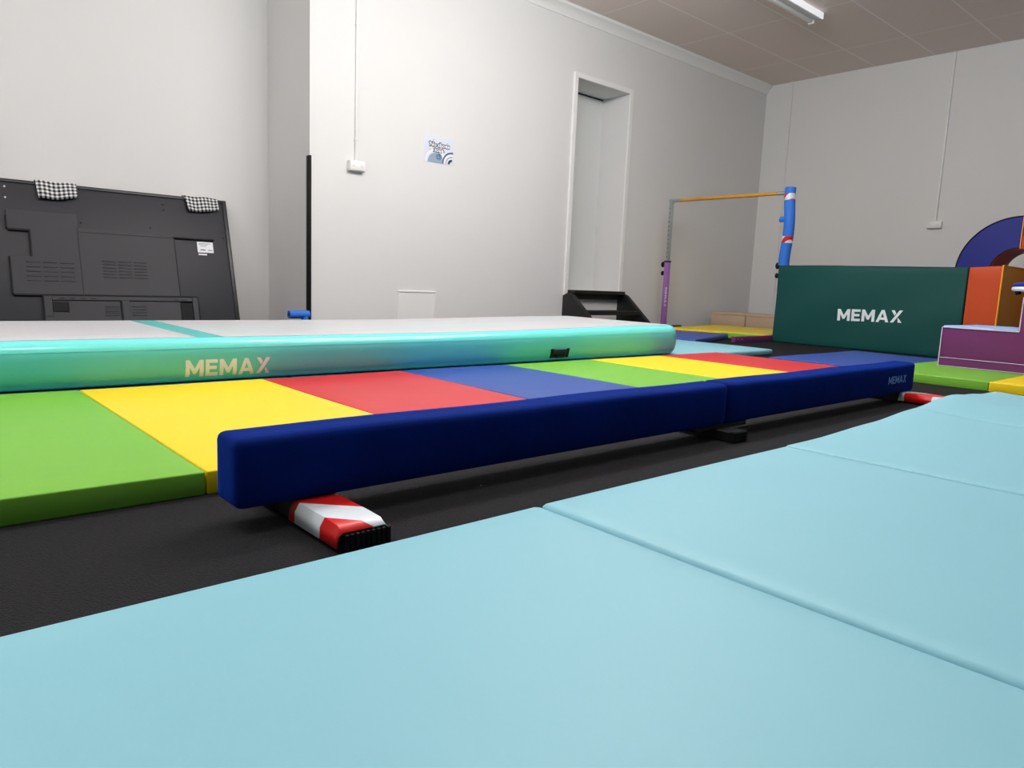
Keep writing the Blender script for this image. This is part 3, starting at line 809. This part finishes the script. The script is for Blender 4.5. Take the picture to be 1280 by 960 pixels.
def cloth(label, x0, x1, drop, skew, phase):
    """gingham cloth folded over the top edge of the leaning screen"""
    bm = bmesh.new(); uvl = bm.loops.layers.uv.new('UVMap')
    path = [(-0.034, 0.995-drop), (-0.032, 0.995-drop*0.7), (-0.028, 0.995-drop*0.35), (-0.026, 0.985), (-0.020, 1.004), (0.0, 1.010), (0.03, 1.008), (0.052, 1.000), (0.056, 0.97), (0.058, 0.92), (0.060, 0.90)]
    nx = 14; grid = []
    L = [0]
    for p, q in zip(path, path[1:]): L.append(L[-1]+math.hypot(q[0]-p[0], q[1]-p[1]))
    for j, (py, pz) in enumerate(path):
        row = []
        for i in range(nx+1):
            s = i/nx
            f = max(0, 1-j/4.0)
            x = x0+(x1-x0)*s+skew*f*(1-s)*0.6
            z = pz+f*(0.028*s**3)+0.003*math.sin(9*s+phase)*(1 if 0 < j < 9 else 0.5)
            y = py-(0.006*(1+math.sin(11*s+phase)))*f if j < 5 else py+0.002*math.sin(7*s)
            row.append((bm.verts.new((x, y, z)), (x/0.0265, L[j]/0.0265)))
        grid.append(row)
    for A, B in zip(grid, grid[1:]):
        for i in range(nx):
            q = (A[i], A[i+1], B[i+1], B[i])
            f = bm.faces.new([a[0] for a in q])
            for l, a in zip(f.loops, q): l[uvl].uv = a[1]
    o = link_mesh('folded_cloth', bm, M['gingham'])
    m = o.modifiers.new('thick', 'SOLIDIFY'); m.thickness = 0.008; m.offset = -1
    o.location = TV_LOC; o.rotation_euler = (-LEAN, 0, 0)
    return tag(o, label, 'cloth', 'gingham cloths over the screen')
cloth('black and white gingham cloth over the middle of the screen top edge', 0.832, 1.066, 0.118, 0.015, 0.3)
cloth('black and white gingham cloth over the right corner of the leaning screen', 1.742, 1.985, 0.112, 0.05, 2.0)

# ================================================================== SMALL WALL THINGS
# foam guard on the outer corner
bm = prism([(XC-0.008, YW+0.04), (XC-0.008, YW-0.009), (XC+0.010, YW-0.009), (XC+0.010, YW-0.001), (XC-0.001, YW-0.001), (XC-0.001, YW+0.04)], 'z', 0, 1.285, bev=0.002)
tag(link_mesh('corner_guard', bm, M['black_rubber']), 'black foam corner guard on the outer wall corner', 'corner guard')
# offcut of pool noodle, folded down behind the air track
pts = [(2.215, 4.90, 0.150), (2.26, 4.90, 0.150), (2.32, 4.90, 0.150), (2.364, 4.90, 0.150)]
t = empty('pool_noodle', 'short blue pool noodle piece beside the black corner guard', 'pool noodle', (0, 0, 0))
link_mesh('foam_tube', tube(pts, 0.029, 20), M['foam_blue'], t, True, 60)
link_mesh('foam_stem', tube([(2.335, 4.90, 0.0), (2.335, 4.90, 0.07), (2.335, 4.90, 0.145)], 0.026, 20), M['foam_blue'], t, True, 60)
link_mesh('hollow_core', tube([(2.2135, 4.90, 0.15), (2.216, 4.90, 0.15)], 0.014, 16), M['foam_dark'], t)

def socket(name, label, loc, rz, zt, tall, wide, kind):
    """surface socket or switch with a conduit running up to the ceiling; local -y faces the room"""
    t = empty(name, label, kind, loc, (0, 0, rz))
    b = link_mesh('mounting_box', box(-wide/2, wide/2, -0.042, 0, -tall/2, tall/2, 0.005, 3), M['plastic_white'], t)
    link_mesh('face_plate', box(-wide/2+0.004, wide/2-0.004, -0.047, -0.040, -tall/2+0.004, tall/2-0.004, 0.003, 2), M['trim'], t)
    for s in (-0.25, 0.25):
        link_mesh('rocker', box(s*wide-0.008, s*wide+0.008, -0.051, -0.045, -0.010, 0.012, 0.002, 2), M['plastic_white'], t)
    c = link_mesh('conduit', box(-0.008, 0.012, -0.018, 0, tall/2-0.002, zt-loc[2], 0.004, 2), M['plastic_white'], t)
    H = zt-loc[2]
    for z in (tall/2+0.15, H*0.62): link_mesh('clip', box(-0.012, 0.016, -0.020, 0, z, z+0.012, 0.002, 1), M['plastic_white'], c)
socket('light_switch', 'white light switch and conduit on the back wall left of the poster', (2.785, YW, 1.255), 0, ZC-0.10, 0.075, 0.13, 'switch')
socket('power_socket', 'white power socket and conduit on the right wall above the arch', (XR, 2.905, 1.222), -PI/2, ZC, 0.075, 0.145, 'socket')

# printed notice
def poster():
    t = empty('wall_notice', 'small blue and white No shoes zone notice taped to the back wall', 'poster', (3.548, YW-0.001, 1.484))
    w, h = 0.149, 0.103
    link_mesh('paper_sheet', box(-w, w, -0.0015, 0, -h, h), M['paper'], t, False)
    R90 = (PI/2, 0, 0)
    def disc(name, cx, cz, r0, r1, a0, a1, m, y, n=24):
        bm = bmesh.new(); A = []
        for k in range(n+1):
            a = a0+(a1-a0)*k/n
            A.append([bm.verts.new((min(max(cx+r*math.cos(a), -w), w), y, min(max(cz+r*math.sin(a), -h), h))) for r in (r0, r1)])
        for p, q in zip(A, A[1:]): bm.faces.new((p[0], p[1], q[1], q[0]))
        return link_mesh(name, bm, m, t, False)
    disc('printed_arc', -0.03, -h, 0.0, 0.078, 0, PI, M['ink_mid'], -0.0022)
    disc('printed_arc', -0.03, -h, 0.090, 0.108, 0, PI, M['ink_white'], -0.0021)
    disc('printed_arc', 0.13, -h+0.005, 0.082, 0.096, PI*0.45, PI, M['ink'], -0.0024)
    disc('printed_arc', 0.13, -h+0.005, 0.0, 0.080, PI*0.45, PI, M['ink_white'], -0.0023)
    disc('printed_arc', 0.13, -h+0.005, 0.052, 0.062, PI*0.45, PI, M['ink_mid'], -0.0025)
    disc('printed_arc', 0.13, -h+0.005, 0.018, 0.040, PI*0.45, PI, M['ink_dark'], -0.0026)
    for text, z, s, x in (('No shoes', 0.038, 0.045, 0.005), ('zone', -0.002, 0.043, 0.0)):
        font_obj('printed_words', text, s, M['ink_dark'], t, (x, -0.0027, z), R90, offset=0.0075, sx=1.12)
        font_obj('printed_words', text, s, M['ink_white'], t, (x, -0.0032, z), R90, offset=0.0012, sx=1.12)
    disc('prohibition_sign', 0.0, -0.052, 0.0, 0.028, 0, 2*PI, M['ink_steel'], -0.0033)
    disc('prohibition_sign', 0.0, -0.052, 0.0205, 0.024, 0, 2*PI, M['ink_mid'], -0.0036)
    bm = bmesh.new()
    add_prism(bm, [(-0.016, -0.038), (-0.013, -0.035), (0.016, -0.066), (0.013, -0.069)], 'y', -0.0040, -0.0036)
    add_prism(bm, [(-0.013, -0.060), (-0.013, -0.050), (-0.002, -0.052), (0.012, -0.058), (0.012, -0.062)], 'y', -0.0039, -0.0035)
    link_mesh('prohibition_sign', bm, M['ink_mid'], t, False)
    for x, z in ((-0.105, 0.052), (-0.055, 0.075), (0.085, 0.062), (0.135, 0.0), (-0.09, -0.005)):
        link_mesh('printed_star', prism([(x-0.006, z), (x, z+0.006), (x+0.006, z), (x, z-0.006)], 'y', -0.0025, -0.002), M['ink_mid'], t, False)
poster()

# fluorescent batten on the ceiling
def batten():
    t = empty('fluorescent_batten', 'white fluorescent batten light on the ceiling near the far corner', 'ceiling light', (6.0, 3.44, ZC))
    link_mesh('housing', box(-0.62, 0.62, -0.035, 0.035, -0.055, 0, 0.004, 2), M['white_steel'], t)
    link_mesh('cover_tube', box(-0.60, 0.60, 0.04, 0.085, -0.075, -0.01, 0.015, 4), M['plastic_white'], t)
    o = link_mesh('diffuser', box(-0.615, 0.615, -0.047, -0.034, -0.06, -0.006, 0.004, 2), M['lamp_diffuser'], t); o['label'] = 'glowing white diffuser strip'
    link_mesh('end_cap', box(0.595, 0.615, 0.036, 0.09, -0.08, -0.005, 0.004, 2), M['plastic_white'], t)
    link_mesh('end_cap', box(-0.615, -0.595, 0.036, 0.09, -0.08, -0.005, 0.004, 2), M['plastic_white'], t)
    link_mesh('bracket', box(-0.45, -0.40, 0.03, 0.045, -0.05, -0.015), M['white_steel'], t)
    link_mesh('bracket', box(0.40, 0.45, 0.03, 0.045, -0.05, -0.015), M['white_steel'], t)
batten()
